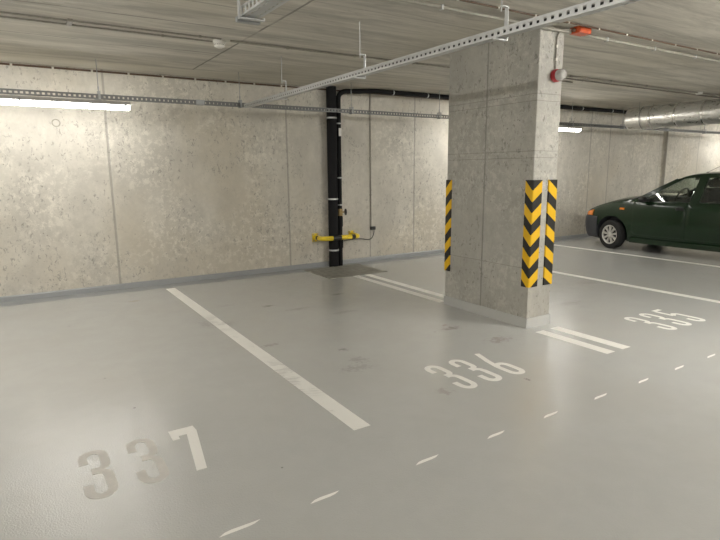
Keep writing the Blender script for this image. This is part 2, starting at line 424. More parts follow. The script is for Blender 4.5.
dl = [(.575,.765,'nearest the camera at the bottom edge'),(1.0,1.165,'second from the bottom edge'),(1.61,1.78,'third from the bottom edge, below the end of the long bay line'),(2.12,2.28,'fourth from the bottom edge, left of number 336'),
      (2.595,2.755,'fifth from the bottom edge, in front of number 336'),(3.095,3.263,'fifth from the right edge, right of number 336'),(3.585,3.745,'fourth counted from the right edge, in front of the paired short lines'),(4.07,4.235,'second last but one towards the right, third counted from the right edge'),(4.555,4.72,'second from the right edge of the photo'),(5.05,5.21,'last one at the right edge of the photo')]
dl = [(.575,.765,'nearest the camera, at the bottom edge'),(1.0,1.165,'second one from the bottom edge'),(1.61,1.78,'below the end of the long bay line'),(2.12,2.28,'fourth one from the bottom edge'),
      (2.595,2.755,'just in front of the last digit of 336'),(3.095,3.263,'between number 336 and the paired short lines'),(3.60,3.76,'straight in front of the paired short lines'),(4.075,4.24,'right of the paired short lines'),(4.555,4.72,'at the right edge of the photo')]
for i, (xa, xb, lb) in enumerate(dl):
    yo = 2.045; q = [(xa,yo-.011),(xa+.03,yo+.006),(xa+.06,yo+.011),(xb,yo+.010),(xb-.03,yo-.004),(xb-.06,yo-.009)]
    o = slab([q], 'lane_dash', M['paint'], None, ((xa+xb)/2,yo,0)); tag(o, 'short white dash of the lane edge, '+lb, 'lane dash', 'dashes along the lane edge')

# stencil digits: unit cell 0..1 wide, 0..1 high
def band(pts, w):
    """outline of a stroke of width w along pts (aspect already real)"""
    L, R = [], []; n = len(pts)
    for i, p in enumerate(pts):
        a = pts[max(0,i-1)]; b = pts[min(n-1,i+1)]; dx, dy = b[0]-a[0], b[1]-a[1]; l = math.hypot(dx, dy) or 1
        nx, ny = -dy/l*w/2, dx/l*w/2; L.append((p[0]+nx,p[1]+ny)); R.append((p[0]-nx,p[1]-ny))
    return L, R
def arcp(cx, cy, rx, ry, a0, a1, n=14): return [(cx+rx*math.cos(math.radians(a0+(a1-a0)*i/n)), cy+ry*math.sin(math.radians(a0+(a1-a0)*i/n))) for i in range(n+1)]
W, HT, SW = .148, .515, .046
def strokes(d):
    r = W/2-SW/2; c = W/2
    if d == '3':
        top = arcp(c, HT-SW/2-r*1.25, r, r*1.25, 172, -20); mid = arcp(c-.004, HT*.535+r*.55, r*.95, r*.6, -30, -88, 8)
        up = [(c-r,HT-.145)]+[(c-r,HT-.115)]+arcp(c, HT-SW/2-.062, r, .062, 178, 0)+[(c+r,HT*.66)]+[(c+r*.85,HT*.60)]+[(c+r*.35,HT*.555),(c-.022,HT*.55)]
        lo = [(c-.022,HT*.52),(c+r*.35,HT*.515),(c+r*.85,HT*.47),(c+r,HT*.40)]+[(c+r,SW/2+.075)]+arcp(c, SW/2+.062, r, .062, 0, -178)+[(c-r,.115),(c-r,.15)]
        return [up, lo]
    if d == '6':
        return [[(c+.03,HT),(c-r*.45,HT*.66),(c-r,HT*.40),(c-r,SW/2+.07)]+arcp(c, SW/2+.062, r, .062, 182, 358)+[(c+r,HT*.34)]+arcp(c, HT*.36, r, .062, 10, 168)]
    if d == '5':
        return [[(W,HT-SW/2),(SW*.4,HT-SW/2)],[(SW/2,HT-SW),(SW/2,HT*.545)],[(SW*.5,HT*.55),(c,HT*.60)]+arcp(c, HT*.53, r, .05, 80, 0, 8)+[(c+r,SW/2+.07)]+arcp(c, SW/2+.062, r, .062, 0, -178)+[(c-r,.115),(c-r,.145)]]
    if d == '7':
        return []
def number(txt, x, y, pitch, label, mats):
    e = empty('painted_number', (x,y,0), label, 'bay number', 'bay numbers painted on the floor')
    for i, ch in enumerate(txt):
        ox = x+i*pitch; bm = bmesh.new()
        polys = []
        if ch == '7':
            polys = [[(.003,HT),(.145,HT),(.150,HT-.07),(.078,0),(.025,0),(.088,HT-.088),(.042,HT-.088),(.040,HT-.128),(0,HT-.128)]]
        else:
            for st in strokes(ch):
                L, R = band(st, SW)
                for a in range(len(st)-1): polys.append([R[a],R[a+1],L[a+1],L[a]])
        for q, poly in enumerate(polys):
            ar = sum(poly[k_][0]*poly[(k_+1) % len(poly)][1]-poly[(k_+1) % len(poly)][0]*poly[k_][1] for k_ in range(len(poly)))
            if abs(ar) < 1e-7: continue
            if ar < 0: poly = poly[::-1]
            A = [bm.verts.new((ox+px-x, py, 0)) for px, py in poly]; B = [bm.verts.new((ox+px-x, py, T+q*2e-5)) for px, py in poly]
            f2 = bm.faces.new(B)
            for k_ in range(len(A)): bm.faces.new((A[k_], A[(k_+1) % len(A)], B[(k_+1) % len(A)], B[k_]))
            f2.normal_update()
            if len(A) > 4: bmesh.ops.triangulate(bm, faces=[f2])
        me = bpy.data.meshes.new('digit'); bm.to_mesh(me); bm.free(); me.materials.append(M[mats[i]])
        o = bpy.data.objects.new('digit', me); COL.objects.link(o); o.parent = e
        if mats[i] == 'paint_worn': o['label'] = 'worn faded digit'
    return e
number('337', .137, 2.602, .240, 'worn white bay number 337 painted on the floor at lower left', ['paint_worn','paint_worn','paint'])
number('336', 2.505, 2.612, .245, 'white bay number 336 painted on the floor in front of the column', ['paint']*3)
number('335', 5.075, 2.595, .262, 'white bay number 335 painted on the floor right of the column', ['paint']*3)

# dark plate over the sump at the foot of the pipes
e = tag(MB().box((3.635,6.575,0),(4.62,7.40,.006),.002).build('floor_plate', M['plate'], origin=(4.13,6.99,0)), 'dark square steel plate on the floor under the black pipes', 'floor plate')

# ------------------------------------------------------------------ cable trays
def tray_mesh(length, w, h, pitch, rows2=False, mat='zinc'):
    """perforated U channel along +X from 0; centred on Y, bottom at z=0; slots are real holes"""
    b = bmesh.new(); n = int(length/pitch)
    def strip(fn, height, rows):
        # rows: list of (v0,v1) slot rows across the strip
        cuts = [0.0]
        for a, c in rows: cuts += [a, c]
        cuts.append(height)
        for i in range(n):
            u0, u3 = i*pitch, (i+1)*pitch; u1 = u0+pitch*.22; u2 = u0+pitch*(.62 if rows2 else .80)
            for k_ in range(len(cuts)-1):
                v0, v1 = cuts[k_], cuts[k_+1]
                segs = [(u0,u1),(u2,u3)] if k_ % 2 == 1 else [(u0,u1),(u1,u2),(u2,u3)]
                for ua, ub in segs:
                    b.faces.new([b.verts.new(fn(ua,v0)), b.verts.new(fn(ub,v0)), b.verts.new(fn(ub,v1)), b.verts.new(fn(ua,v1))])
    for sgn in (-1, 1):
        strip(lambda u, v, s_=sgn: (u, s_*w/2, v), h, ([(h*.26,h*.70)] if sgn < 0 else []) if rows2 else [(h*.22,h*.80)])
        for i in (0,):   # rolled lip
            b.faces.new([b.verts.new(q) for q in ((0,sgn*w/2,h),(n*pitch,sgn*w/2,h),(n*pitch,sgn*(w/2-.012),h),(0,sgn*(w/2-.012),h))])
            b.faces.new([b.verts.new(q) for q in ((0,sgn*(w/2-.012),h),(n*pitch,sgn*(w/2-.012),h),(n*pitch,sgn*(w/2-.012),h-.008),(0,sgn*(w/2-.012),h-.008))])
    strip(lambda u, v: (u, -w/2+v, 0), w, [(w*.2,w*.29),(w*.71,w*.80)])
    bmesh.ops.remove_doubles(b, verts=b.verts, dist=1e-5)
    bmesh.ops.recalc_face_normals(b, faces=b.faces)
    me = bpy.data.meshes.new('perforated_channel'); b.to_mesh(me); b.free(); me.materials.append(M[mat])
    return me
def tray(name, loc, rz, length, label, w=.06, h=.05, pitch=.05, rows2=False, mat='zinc'):
    e = empty(name, loc, label, 'cable tray'); e.rotation_euler.z = rz
    o = bpy.data.objects.new('perforated_channel', tray_mesh(length, w, h, pitch, rows2, mat)); COL.objects.link(o); o.parent = e
    md = o.modifiers.new('sheet', 'SOLIDIFY'); md.thickness = .0016; md.offset = 0
    return e
ZT = 2.297; ZX = 2.312
# along the rear wall
TYX = 6.945
tx = tray('cable_tray', (x0+.05,TYX,ZX), 0, x1-x0-.1, 'long galvanised perforated cable tray hanging parallel to the rear wall', mat='zinc_shaded')
TX0 = x0+.05
def hanger_straight(parent, lx, ztop, w=.06):
    """threaded rod above the tray, small yoke around it"""
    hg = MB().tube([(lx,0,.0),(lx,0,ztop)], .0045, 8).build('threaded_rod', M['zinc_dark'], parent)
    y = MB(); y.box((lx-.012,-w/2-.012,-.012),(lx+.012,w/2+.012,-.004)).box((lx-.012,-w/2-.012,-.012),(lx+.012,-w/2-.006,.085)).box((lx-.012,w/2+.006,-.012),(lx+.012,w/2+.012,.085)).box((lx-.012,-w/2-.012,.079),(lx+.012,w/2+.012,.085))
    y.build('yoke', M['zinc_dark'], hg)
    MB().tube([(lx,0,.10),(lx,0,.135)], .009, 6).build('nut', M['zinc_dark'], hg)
    return hg
for X in (-5.68,-4.03,-2.38,-.73,.92,2.57,4.24,5.89,7.54,9.19,10.84,12.49,14.14,15.79,17.44): hanger_straight(tx, X-TX0, H-ZX)
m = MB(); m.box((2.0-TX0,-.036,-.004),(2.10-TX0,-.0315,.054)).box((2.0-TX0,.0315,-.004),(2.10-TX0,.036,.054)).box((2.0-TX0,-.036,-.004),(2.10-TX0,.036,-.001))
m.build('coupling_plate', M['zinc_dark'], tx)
# across the ceiling towards the viewer, left of the column
TXY = 2.632; TY_END = 6.90
ty = tray('cable_tray', (TXY,TY_END,ZT), -PI/2, TY_END-y0-.1, 'galvanised perforated cable tray crossing the ceiling just left of the column', rows2=True)
def hook(parent, ly, sgn=1, ztop=H-ZT, w=.06, bright=True):
    """rod over the tray centre, C-shaped hook passing round one side and under the tray (local X along the tray)"""
    hg = MB().tube([(ly,0,.15),(ly,0,ztop)], .005, 8).build('threaded_rod', M['zinc'], parent)
    s_ = sgn; a = w/2+.02
    cpath = [(0,.185),(a*s_,.185),(a*s_,-.016),(-a*s_,-.016),(-a*s_,-.001),(-(a-.008)*s_,-.001),(-(a-.008)*s_,-.010),((a-.006)*s_,-.010),((a-.006)*s_,.178),(0,.178)]
    MB().prism(cpath, 0, ly-.014, ly+.014).build('hook', M['zinc'], hg)
    return hg
for Y in (5.776,4.157,2.54,.92,-.70,-2.32,-3.94,-5.56,-7.2): hook(ty, TY_END-Y, 1)
# end of a third tray at the upper left
t3 = tray('cable_tray', (1.150,2.93,ZT), -PI/2, 2.93-y0-.1, 'end of a galvanised cable tray at the top edge, above the smoke detector', w=.10)
hook(t3, .05, -1, w=.10)
for Y in (1.3,-.35,-2.0,-3.65,-5.3,-6.95): hook(t3, 2.93-Y, -1, w=.10)
MB().box((-.012,-.066,-.022),(.018,.062,.004)).build('end_bracket', M['zinc_dark'], t3)

# ------------------------------------------------------------------ fluorescent lamps
def lamp(loc, rz, label, L=1.5, mat='glow'):
    e = empty('fluorescent_lamp', loc, label, 'lamp', 'tube lamps'); e.rotation_euler.z = rz
    # origin at the middle of the top; body hangs below
    hp = [(-.035,-.002),(.035,-.002),(.052,-.030),(.052,-.045),(-.052,-.045),(-.052,-.030)]
    MB().prism([(y,z) for y, z in hp], 0, -L/2, L/2).build('housing', M['lamp_body'], e)
    dp = [(-.046,-.0455)]+[(.046*math.cos(a), -.050-.048*math.sin(a)) for a in [PI-PI*i/10 for i in range(11)]]+[(.046,-.0455)]
    MB().prism(dp, 0, -L/2+.012, L/2-.012).build('diffuser', M[mat], e, True)
    for k_ in range(5):
        x = -L/2+.06+k_*(L-.12)/4
        for s_ in (-1, 1): MB().box((x-.012,s_*.053-.005,-.062),(x+.012,s_*.053+.005,-.022)).build('clip', M['zinc_dark'], e)
    for q in (-.4,.4): MB().box((q-.02,-.02,-.004),(q+.02,.02,.0115)).build('bracket', M['zinc_dark'], e)
    MB().tube(arc((L/2-.01,0,-.03),(L/2+.09,0,-.03),(L/2+.13,.03,.02)), .006, 8).build('cable', M['clip'], e)
    return e
LZ = ZX-.0125
LY = 6.945
lamp((.49,LY,LZ), 0, 'lit tube lamp under the cable tray at the left edge of the photo')
lamp((8.69,LY,LZ), 0, 'lit tube lamp under the wall tray, mostly hidden behind the column')
lamp((16.4,LY,LZ), 0, 'lit tube lamp under the wall tray, hidden behind the silver duct')
lamp((7.05,LY,LZ), 0, 'lit tube lamp under the wall tray, wholly hidden behind the column')
lamp((-4.5,LY,LZ), 0, 'lit tube lamp under the wall tray far to the left of the photo')
LC = H-.0125
for x, y, rz in ((-2.3,4.6,PI/2),(5.4,1.1,0),(12.2,.2,0),(16.5,3.5,0),(-3,-3.6,0),(1,-3.6,0),(5,-3.6,0),(9,-3.6,0),(13,-3.6,0)):  # unseen lamps added to fill the room with light, placed by effect
    lamp((x,y,LC), rz, 'added fill lamp shaped like a tube lamp, on the ceiling out of view', mat='glow_fill')

# ------------------------------------------------------------------ conduits on the ceiling
def conduit(name, pts, r, mat, label, clips=(), clip_mat='clip', cat='conduit', axis=0, cw=.012):
    o = Vector(pts[0]); e = MB().tube([Vector(p)-o for p in pts], r, 10)
    t = e.build(name, M[mat], None, True); t.location = o; tag(t, label, cat)
    for c in clips:
        q = Vector(c)-o; d = [cw, r*1.35, r*1.35]
        if axis == 1: d = [r*1.35, cw, r*1.35]
        if axis == 2: d = [r*1.35, r*1.35, cw]
        MB().box(q-Vector(d), q+Vector(d), .002).build('clip', M[clip_mat], t)
    return t
zc = H-.013
conduit('ceiling_conduit', [(x0,5.287,zc),(1.80,5.287,zc)], .0075, 'pipe_dark', 'front one of two dark conduits on the ceiling at upper left', [(x,5.287,zc) for x in (-.9,1.6)], 'pipe_dark')
conduit('ceiling_conduit', [(x0,5.43,zc),(1.76,5.43,zc)], .0075, 'pipe_dark', 'rear one of two dark conduits on the ceiling, ending at the smoke detector', [(x,5.43,zc) for x in (-.7,1.3)], 'pipe_dark')
tag(MB().box((.515,5.275,H-.022),(.555,5.442,H),.003).build('conduit_box', M['pipe_dark'], origin=(.535,5.36,H)), 'small dark box bridging the two ceiling conduits at upper left', 'junction box')
conduit('ceiling_conduit', [(1.90,5.32,zc),(7.0,5.32,zc)], .010, 'pipe_grey', 'pale thin conduit on the ceiling running right from the smoke detector', [(x,5.32,zc) for x in (2.5,3.3,4.1,4.9,5.7,6.5)], 'pipe_grey')
conduit('ceiling_conduit', [(5.0,4.98,zc),(x1,4.98,zc)], .011, 'pipe_grey', 'thin grey conduit on the ceiling above the green car, beyond the column', [(x,4.98,zc) for x in (5.6,6.5,7.4,8.3,10.8,11.9,13,14.5)], 'pipe_dark')
conduit('ceiling_conduit', [(5.0,5.14,zc),(x1,5.14,zc)], .009, 'pipe_dark', 'dark thin conduit on the ceiling behind the grey one, beyond the column', [(x,5.14,zc) for x in (5.9,7,8.1,9.2,10.4,11.6)], 'pipe_grey')
tag(MB().lathe([(0,-.035),(.045,-.035),(.055,-.02),(.055,0),(0,0)], (9.85,4.98,H), (0,0,1)).build('ceiling_fitting', M['white'], None, True), 'small white round fitting on the ceiling above the silver duct', 'ceiling fitting')
# pale conduit and brown cable passing in front of the column head
zp = 2.70
conduit('ceiling_conduit', [(-3,3.37,zp),(x1,3.37,zp)], .0135, 'pipe_grey', 'pale plastic conduit passing across the head of the column', [(x,3.37,zp) for x in (1.7,2.86,3.75,4.9,5.7,6.5,7.3,8.1)], 'zinc', cw=.010)
conduit('ceiling_cable', [(-3,3.235,H-.012),(x1,3.235,H-.012)], .0075, 'brown', 'brown cable clipped to the ceiling in front of the pale conduit', [(x,3.235,H-.012) for x in [.8+.42*i for i in range(22)]], 'clip', 'cable', cw=.008)
# brown cable with white clips along the joint of wall and ceiling
conduit('wall_cable', [(x0,WY-.016,2.712),(10.6,WY-.016,2.712)], .011, 'brown', 'brown cable held by white clips along the top of the rear wall', [(-3.2+.415*i,WY-.016,2.712) for i in range(18)], 'clip', 'cable', cw=.012)

# smoke detector
e = empty('smoke_detector', (1.825,5.42,H), 'white round smoke detector on the ceiling at upper left', 'smoke detector')
MB().lathe([(0,0),(.062,0),(.062,-.016),(.056,-.020),(0,-.020)], (0,0,0), (0,0,1)).build('base', M['white'], e, True)
MB().lathe([(0,-.020),(.054,-.020),(.054,-.032),(.046,-.036),(.046,-.042),(.052,-.044),(.048,-.056),(.028,-.066),(0,-.068)], (0,0,0), (0,0,1)).build('head', M['white'], e, True)
m = MB()
for i in range(14):
    a = 2*PI*i/14; m.box((.044*math.cos(a)-.004,.044*math.sin(a)-.004,-.044),(.044*math.cos(a)+.004,.044*math.sin(a)+.004,-.034))
m.build('vent', M['pipe_dark'], e)

# siren on the column end face
SY = CY0
e = empty('alarm_beacon', (4.215,SY,2.32), 'red based alarm beacon with clear dome on the end face of the column', 'beacon')
MB().lathe([(0,0),(.052,0),(.056,-.008),(.056,-.038),(.050,-.046),(0,-.046)], (0,0,0), (0,1,0)).build('base', M['red'], e, True)
MB().lathe([(.047,-.046),(.050,-.060),(.049,-.085),(.042,-.104),(.026,-.116),(0,-.120)], (0,0,0), (0,1,0)).build('dome', M['dome'], e, True)
MB().lathe([(0,-.046),(.026,-.046),(.026,-.07),(.016,-.09),(0,-.094)], (0,0,0), (0,1,0)).build('reflector', M['hub'], e, True)
# orange box
e = empty('junction_box', (4.452,3.33,2.735), 'orange junction box on the ceiling beside the column head', 'junction box')
MB().box((-.082,-.055,-.050),(.082,.055,.0045),.008).build('body', M['orange'], e)
MB().box((-.074,-.061,-.042),(.074,-.052,-.004),.003).build('lid', M['orange'], e)
m = MB()
for s_ in (-1, 1): m.lathe([(0,0),(.016,0),(.016,.022),(.011,.03),(0,.03)], (s_*.081,0,-.024), (s_,0,0), 12)
m.build('cable_gland', M['brown'], e)
conduit('beacon_cable', [(4.213,CY0-.012,2.38),(4.213,CY0-.012,2.60)]+arc((4.213,CY0-.012,2.62),(4.215,CY0-.014,2.705),(4.28,CY0-.045,2.708))+[(4.325,3.335,2.711)], .007, 'pipe_dark', 'dark cable running down the column end face to the alarm beacon', [(4.213,CY0-.012,2.46),(4.213,CY0-.012,2.57)], 'clip', 'cable', 2)

# ------------------------------------------------------------------ pipes at the rear wall
PY_ = 7.45
e = empty('drain_pipe', (4.195,PY_,-.012), 'thick black vertical pipe in front of the rear wall, standing beside the steel plate', 'pipe')
MB().tube([(0,0,0),(0,0,H+.012)], .076, 24).build('pipe', M['black'], e, True)
for z in (.263,1.065,2.285):
    b = MB(); b.lathe([(.077,-.012),(.081,-.012),(.081,.012),(.077,.012)], (0,0,z+.012), (0,0,1)).box((-.012,.07,z),(.012,.15,z+.02)); b.build('clamp', M['zinc'], e)
e = empty('riser_pipe', (4.318,PY_,-.012), 'thin black insulated pipe rising beside the thick one and turning right along the ceiling', 'pipe')
o_ = Vector(e.location)
path = [(4.318,PY_,-.012),(4.318,PY_,2.56)]+arc((4.318,PY_,2.57),(4.318,PY_,2.672),(4.43,7.425,2.685))+arc((4.78,7.30,2.695),(4.90,7.258,2.697),(5.05,7.258,2.697))+[(x1-.03,7.258,2.697)]
MB().tube([Vector(p)-o_ for p in path], .036, 16).build('pipe', M['black'], e, True)
for z in (.98,2.22,1.4): MB().lathe([(.037,-.01),(.041,-.01),(.041,.01),(.037,.01)], (0,0,z), (0,0,1), 16).build('clamp', M['zinc'], e)
for x in (5.2,5.89,6.9,7.9,8.9,9.9,10.9):
    b = MB(); b.lathe([(.037,-.01),(.042,-.01),(.042,.01),(.037,.01)], (x-o_.x,7.258-o_.y,2.697-o_.z), (1,0,0), 16).tube([(x-o_.x,7.258-o_.y,2.735-o_.z),(x-o_.x,7.258-o_.y,H-o_.z-.0005)], .006, 8); b.build('clamp', M['zinc'], e)
MB().box((-.020,-.041,2.03),(.024,-.034,2.15)).build('tag', M['white'], e)['label'] = 'small white paper tag'
MB().lathe([(0,-.055),(.045,-.055),(.045,.055),(0,.055)], (0,0,.865), (0,0,1), 16).build('valve_body', M['brass'], e, True)
MB().tube([(.03,0,.865),(.075,0,.865)], .012, 10).build('valve_stem', M['brass'], e)
w_ = MB().lathe([(0,0),(.012,0),(.052,.006),(.052,.018),(.012,.020),(0,.02)], (.085,-.01,.865), (1,-.25,0), 16); w_.build('valve_handle', M['black_pl'], e, True)
MB().tube([(0,0,.30),(0,0,.50)], .046, 16).build('lower_sleeve', M['black'], e, True)
MB().tube([(0,0,.64),(0,0,.80)], .046, 16).build('upper_sleeve', M['black'], e, True)
# yellow bar guarding the pipes
BYY = 7.335; BZ = .465
e = empty('protection_bar', (4.25,BYY,BZ), 'yellow and black impact bar bolted to the rear wall in front of the black pipes', 'guard bar')
def rel(x, y, z): return (x-4.25, y-BYY, z-BZ)
bx0, bx1 = 3.945, 4.61
MB().tube([rel(bx0,WY-.02,BZ)]+arc(rel(bx0,BYY+.10,BZ),rel(bx0,BYY,BZ),rel(bx0+.10,BYY,BZ))+arc(rel(bx1-.10,BYY,BZ),rel(bx1,BYY,BZ),rel(bx1,BYY+.10,BZ))+[rel(bx1,WY-.02,BZ)], .036, 16).build('bar', M['yellow'], e, True)
for xa, xb in ((4.115,4.265),(4.455,4.52)): MB().lathe([(.0362,0),(.0368,0),(.0368,xb-xa),(.0362,xb-xa)], rel(xa,BYY,BZ), (1,0,0), 16).build('black_band', M['black_pl'], e, True)
MB().lathe([(.0362,0),(.0368,0),(.0368,.05),(.0362,.05)], rel(bx0,BYY+.13,BZ), (0,1,0), 16).build('black_band', M['black_pl'], e, True)
for x in (bx0, bx1):
    MB().box(rel(x-.05,WY-.02,BZ-.065),rel(x+.05,WY-.0005,BZ+.065),.004).build('wall_flange', M['yellow'], e)
    m = MB()
    for dx in (-.034,.034):
        for dz in (-.048,.048): m.lathe([(0,0),(.011,0),(.011,-.009),(0,-.009)], rel(x+dx,WY-.02,BZ+dz), (0,1,0), 6)
    m.build('bolt', M['zinc_dark'], e)
# thin conduit down the wall with its connector and the cable to the bar
conduit('wall_conduit', [(4.985,WY-.014,H),(4.995,WY-.014,.58)], .010, 'pipe_grey', 'thin grey conduit running down the rear wall right of the black pipes', [(4.988,WY-.014,z) for z in (2.3,1.7,1.1)], 'pipe_grey', axis=2)
e = tag(MB().box((4.985,WY-.05,.52),(5.065,WY,.575),.006).build('cable_connector', M['black_pl'], origin=(5.02,WY,.545)), 'small black cable connector on the rear wall at the foot of the thin conduit', 'connector')
pts = arc((5.035,WY-.045,.525),(5.02,WY-.06,.33),(4.85,WY-.07,.375), 8)+arc((4.85,WY-.07,.375),(4.7,WY-.09,.415),(4.36,7.405,.40), 6)[1:]
conduit('heating_cable', pts, .007, 'black_pl', 'thin black cable sagging from the wall connector to the pipes', (), 'clip', 'cable')
# shutter-tie ring left on the wall
b = MB(); b.lathe([(.034,0),(.048,0),(.048,-.003),(.034,-.003)], (.509,WY,2.085), (0,1,0), 24); tag(b.build('tie_ring', M['pipe_grey']), 'faint round formwork mark on the rear wall under the left lamp', 'wall mark')

# ------------------------------------------------------------------ silver duct
DX, DZ, DR = 10.5, 2.455, .213
e = empty('ventilation_duct', (DX,6.56,DZ), 'silver foil wrapped round duct hanging above the green car', 'duct')
L = 6.56-y0-.1; b = MB(); prof = []; nst = int(L/.06)
for i in range(nst+1): prof.append((DR+.004*math.sin(i*2.1)+.003*random.uniform(-1,1), -i*L/nst))
b.lathe([(0,.02),(DR-.02,.02),(DR,.0)]+prof[1:]+[(0,-L)], (0,0,0), (0,1,0), 40); b.build('foil_wrap', M['foil'], e, True)
for y in (.48,.95,1.42,2.0,2.6,3.2,3.8,4.6,5.4): MB().lathe([(DR+.002,-.018),(DR+.010,-.015),(DR+.010,.015),(DR+.002,.018)], (0,-y,0), (0,1,0), 40).build('tape_band', M['tape'], e, True)
for y in (.3,2.2,4.1,6.0):
    b = MB()
    for s_ in (-1, 1): b.tube([(s_*(DR+.016),-y,0),(s_*(DR+.016),-y,H-DZ)], .004, 8)
    b.lathe([(DR+.010,-.008),(DR+.014,-.008),(DR+.014,.008),(DR+.010,.008)], (0,-y,0), (0,1,0), 40); b.build('hanger', M['zinc_dark'], e)
# black cables lying in the wall tray behind the duct
for i, (dy, dz, r) in enumerate(((-.014,.0145,.013),(.0135,.0135,.012))):
    conduit('power_cable', [(9.9,TYX+dy,ZX+dz+.002),(x1-.1,TYX+dy,ZX+dz+.002)], r, 'black_pl', ('front' if i == 0 else 'rear')+' black power cable lying in the wall tray beyond the silver duct', (), 'clip', 'cable')

conduit('power_cable', [(TXY,TY_END-.02,ZT+.0185),(TXY,y0+.2,ZT+.0185)], .017, 'black_pl', 'black cable added inside the crossing tray as the dark shade behind its slots', (), 'clip', 'cable')  # added black core, stands in for the shaded inside of the tray

# ------------------------------------------------------------------ the car (front points to the rear wall, +Y)
KX, = (10.24,)
car = empty('car', (KX,4.95,0), 'dark green five-door hatchback parked at the right with its nose to the rear wall', 'car')
OY = 4.95
def lerp(tab, y):
    ys = [a for a, _ in tab]; vs = [b for _, b in tab]
    return float(np.interp(y, ys, vs))
def smooth_tab(tab, n=200):
    """Catmull-Rom resample of a (y, v) table"""
    tab = sorted(tab); P = [tab[0]]+tab+[tab[-1]]; out = []
    for i in range(1, len(P)-2):
        p0, p1, p2, p3 = P[i-1:i+3]
        for k_ in range(12):
            t = k_/12; f = lambda a, b, c, d: .5*((2*b)+(-a+c)*t+(2*a-5*b+4*c-d)*t*t+(-a+3*b-3*c+d)*t**3)
            out.append((p1[0]+(p2[0]-p1[0])*t, f(p0[1],p1[1],p2[1],p3[1])))
    out.append(tab[-1]); return out
HW = smooth_tab([(3.12,.66),(3.22,.74),(3.5,.785),(4.0,.803),(4.6,.812),(5.2,.812),(5.8,.806),(6.2,.798),(6.5,.765),(6.70,.685),(6.82,.57),(6.89,.40)])   # half width
ZB = smooth_tab([(3.12,.38),(3.25,.27),(3.5,.20),(4.2,.155),(5.5,.155),(6.3,.17),(6.7,.20),(6.89,.26)])      # bottom
ZS = smooth_tab([(3.12,.90),(3.3,.935),(4.0,.925),(4.6,.915),(5.2,.905),(5.55,.905),(5.8,.895),(6.1,.845),(6.4,.765),(6.62,.70),(6.8,.645),(6.89,.58)])     # shoulder
ZC = smooth_tab([(3.12,.93),(3.3,.955),(4.0,.945),(5.2,.945),(5.6,1.0),(5.75,1.015),(5.95,.99),(6.2,.945),(6.5,.86),(6.72,.78),(6.84,.715),(6.89,.62)])     # centre
def section(y):
    w, zb, zs, zc = lerp(HW,y), lerp(ZB,y), lerp(ZS,y), lerp(ZC,y)
    hgt = zs-zb
    return [(0,zb),(w*.80,zb),(w*.93,zb+.012),(w*.965,zb+.06),(w*.985,zb+hgt*.25),(w*1.0,zb+hgt*.45),(w*1.0,zb+hgt*.60),(w*.992,zb+hgt*.76),(w*.975,zb+hgt*.90),(w*.945,zs-.004),(w*.90,zs+(zc-zs)*.30+.004),(w*.72,zs+(zc-zs)*.66),(w*.42,zs+(zc-zs)*.92),(0,zc)]
ysts = [3.12,3.16,3.22,3.3]+list(np.arange(3.4,6.5,.08))+[6.5,6.58,6.65,6.70,6.76,6.80,6.83,6.86,6.88,6.89]
def loft(ys, sec, y_off=OY):
    b = bmesh.new(); rows = []
    for y in ys:
        s_ = sec(y); full = s_+[(-x, z) for x, z in s_[-2:0:-1]]
        rows.append([b.verts.new((x, y-y_off, z)) for x, z in full])
    n = len(rows[0])
    for r0, r1 in zip(rows, rows[1:]):
        for j in range(n): b.faces.new((r0[j], r0[(j+1) % n], r1[(j+1) % n], r1[j]))
    b.faces.new(rows[0]); b.faces.new(rows[-1][::-1])
    bmesh.ops.recalc_face_normals(b, faces=b.faces)
    return b
def from_bm(b, name, mats, parent=None, smooth=True, ang=35):
    me = bpy.data.meshes.new(name); b.to_mesh(me); b.free()
    for m_ in mats: me.materials.append(m_)
    if smooth:
        me.polygons.foreach_set('use_smooth', [True]*len(me.polygons)); me.set_sharp_from_angle(angle=math.radians(ang))
    o = bpy.data.objects.new(name, me); COL.objects.link(o)
    if parent: o.parent = parent
    return o
def boolean(o, cutters):
    for c in cutters:
        md = o.modifiers.new('cut', 'BOOLEAN'); md.object = c; md.operation = 'DIFFERENCE'; md.solver = 'EXACT'
        try: md.material_mode = 'TRANSFER'
        except Exception: pass
    dg = bpy.context.evaluated_depsgraph_get(); dg.update()
    me = bpy.data.meshes.new_from_object(o.evaluated_get(dg)); o.modifiers.clear(); old = o.data; o.data = me; me.name = old.name
    for c in cutters: bpy.data.objects.remove(c, do_unlink=True)
    me.polygons.foreach_set('use_smooth', [True]*len(me.polygons)); me.set_sharp_from_angle(angle=math.radians(35))
b = loft(ysts, section)
# the top of the cabin floor is dark trim
for f in b.faces:
    c = f.calc_center_median()
    if c.z > .86 and f.normal.z > .7 and 3.35 < c.y+OY < 5.5: f.material_index = 1
body = from_bm(b, 'body', [M['car'], M['seat'], M['bumper']], car)
WF, WR, WZ, TR = 6.13, 3.68, .272, .271
cut = []
for wy in (WF, WR):
    for s_ in (-1, 1):
        c = MB().lathe([(0,0),(.325,0),(.325,.30),(0,.30)], (s_*.56,wy-OY,WZ+.025), (s_,0,0), 40).build('cutter', M['bumper']); c.parent = car; cut.append(c)
bpy.context.view_layer.update()
boolean(body, cut)

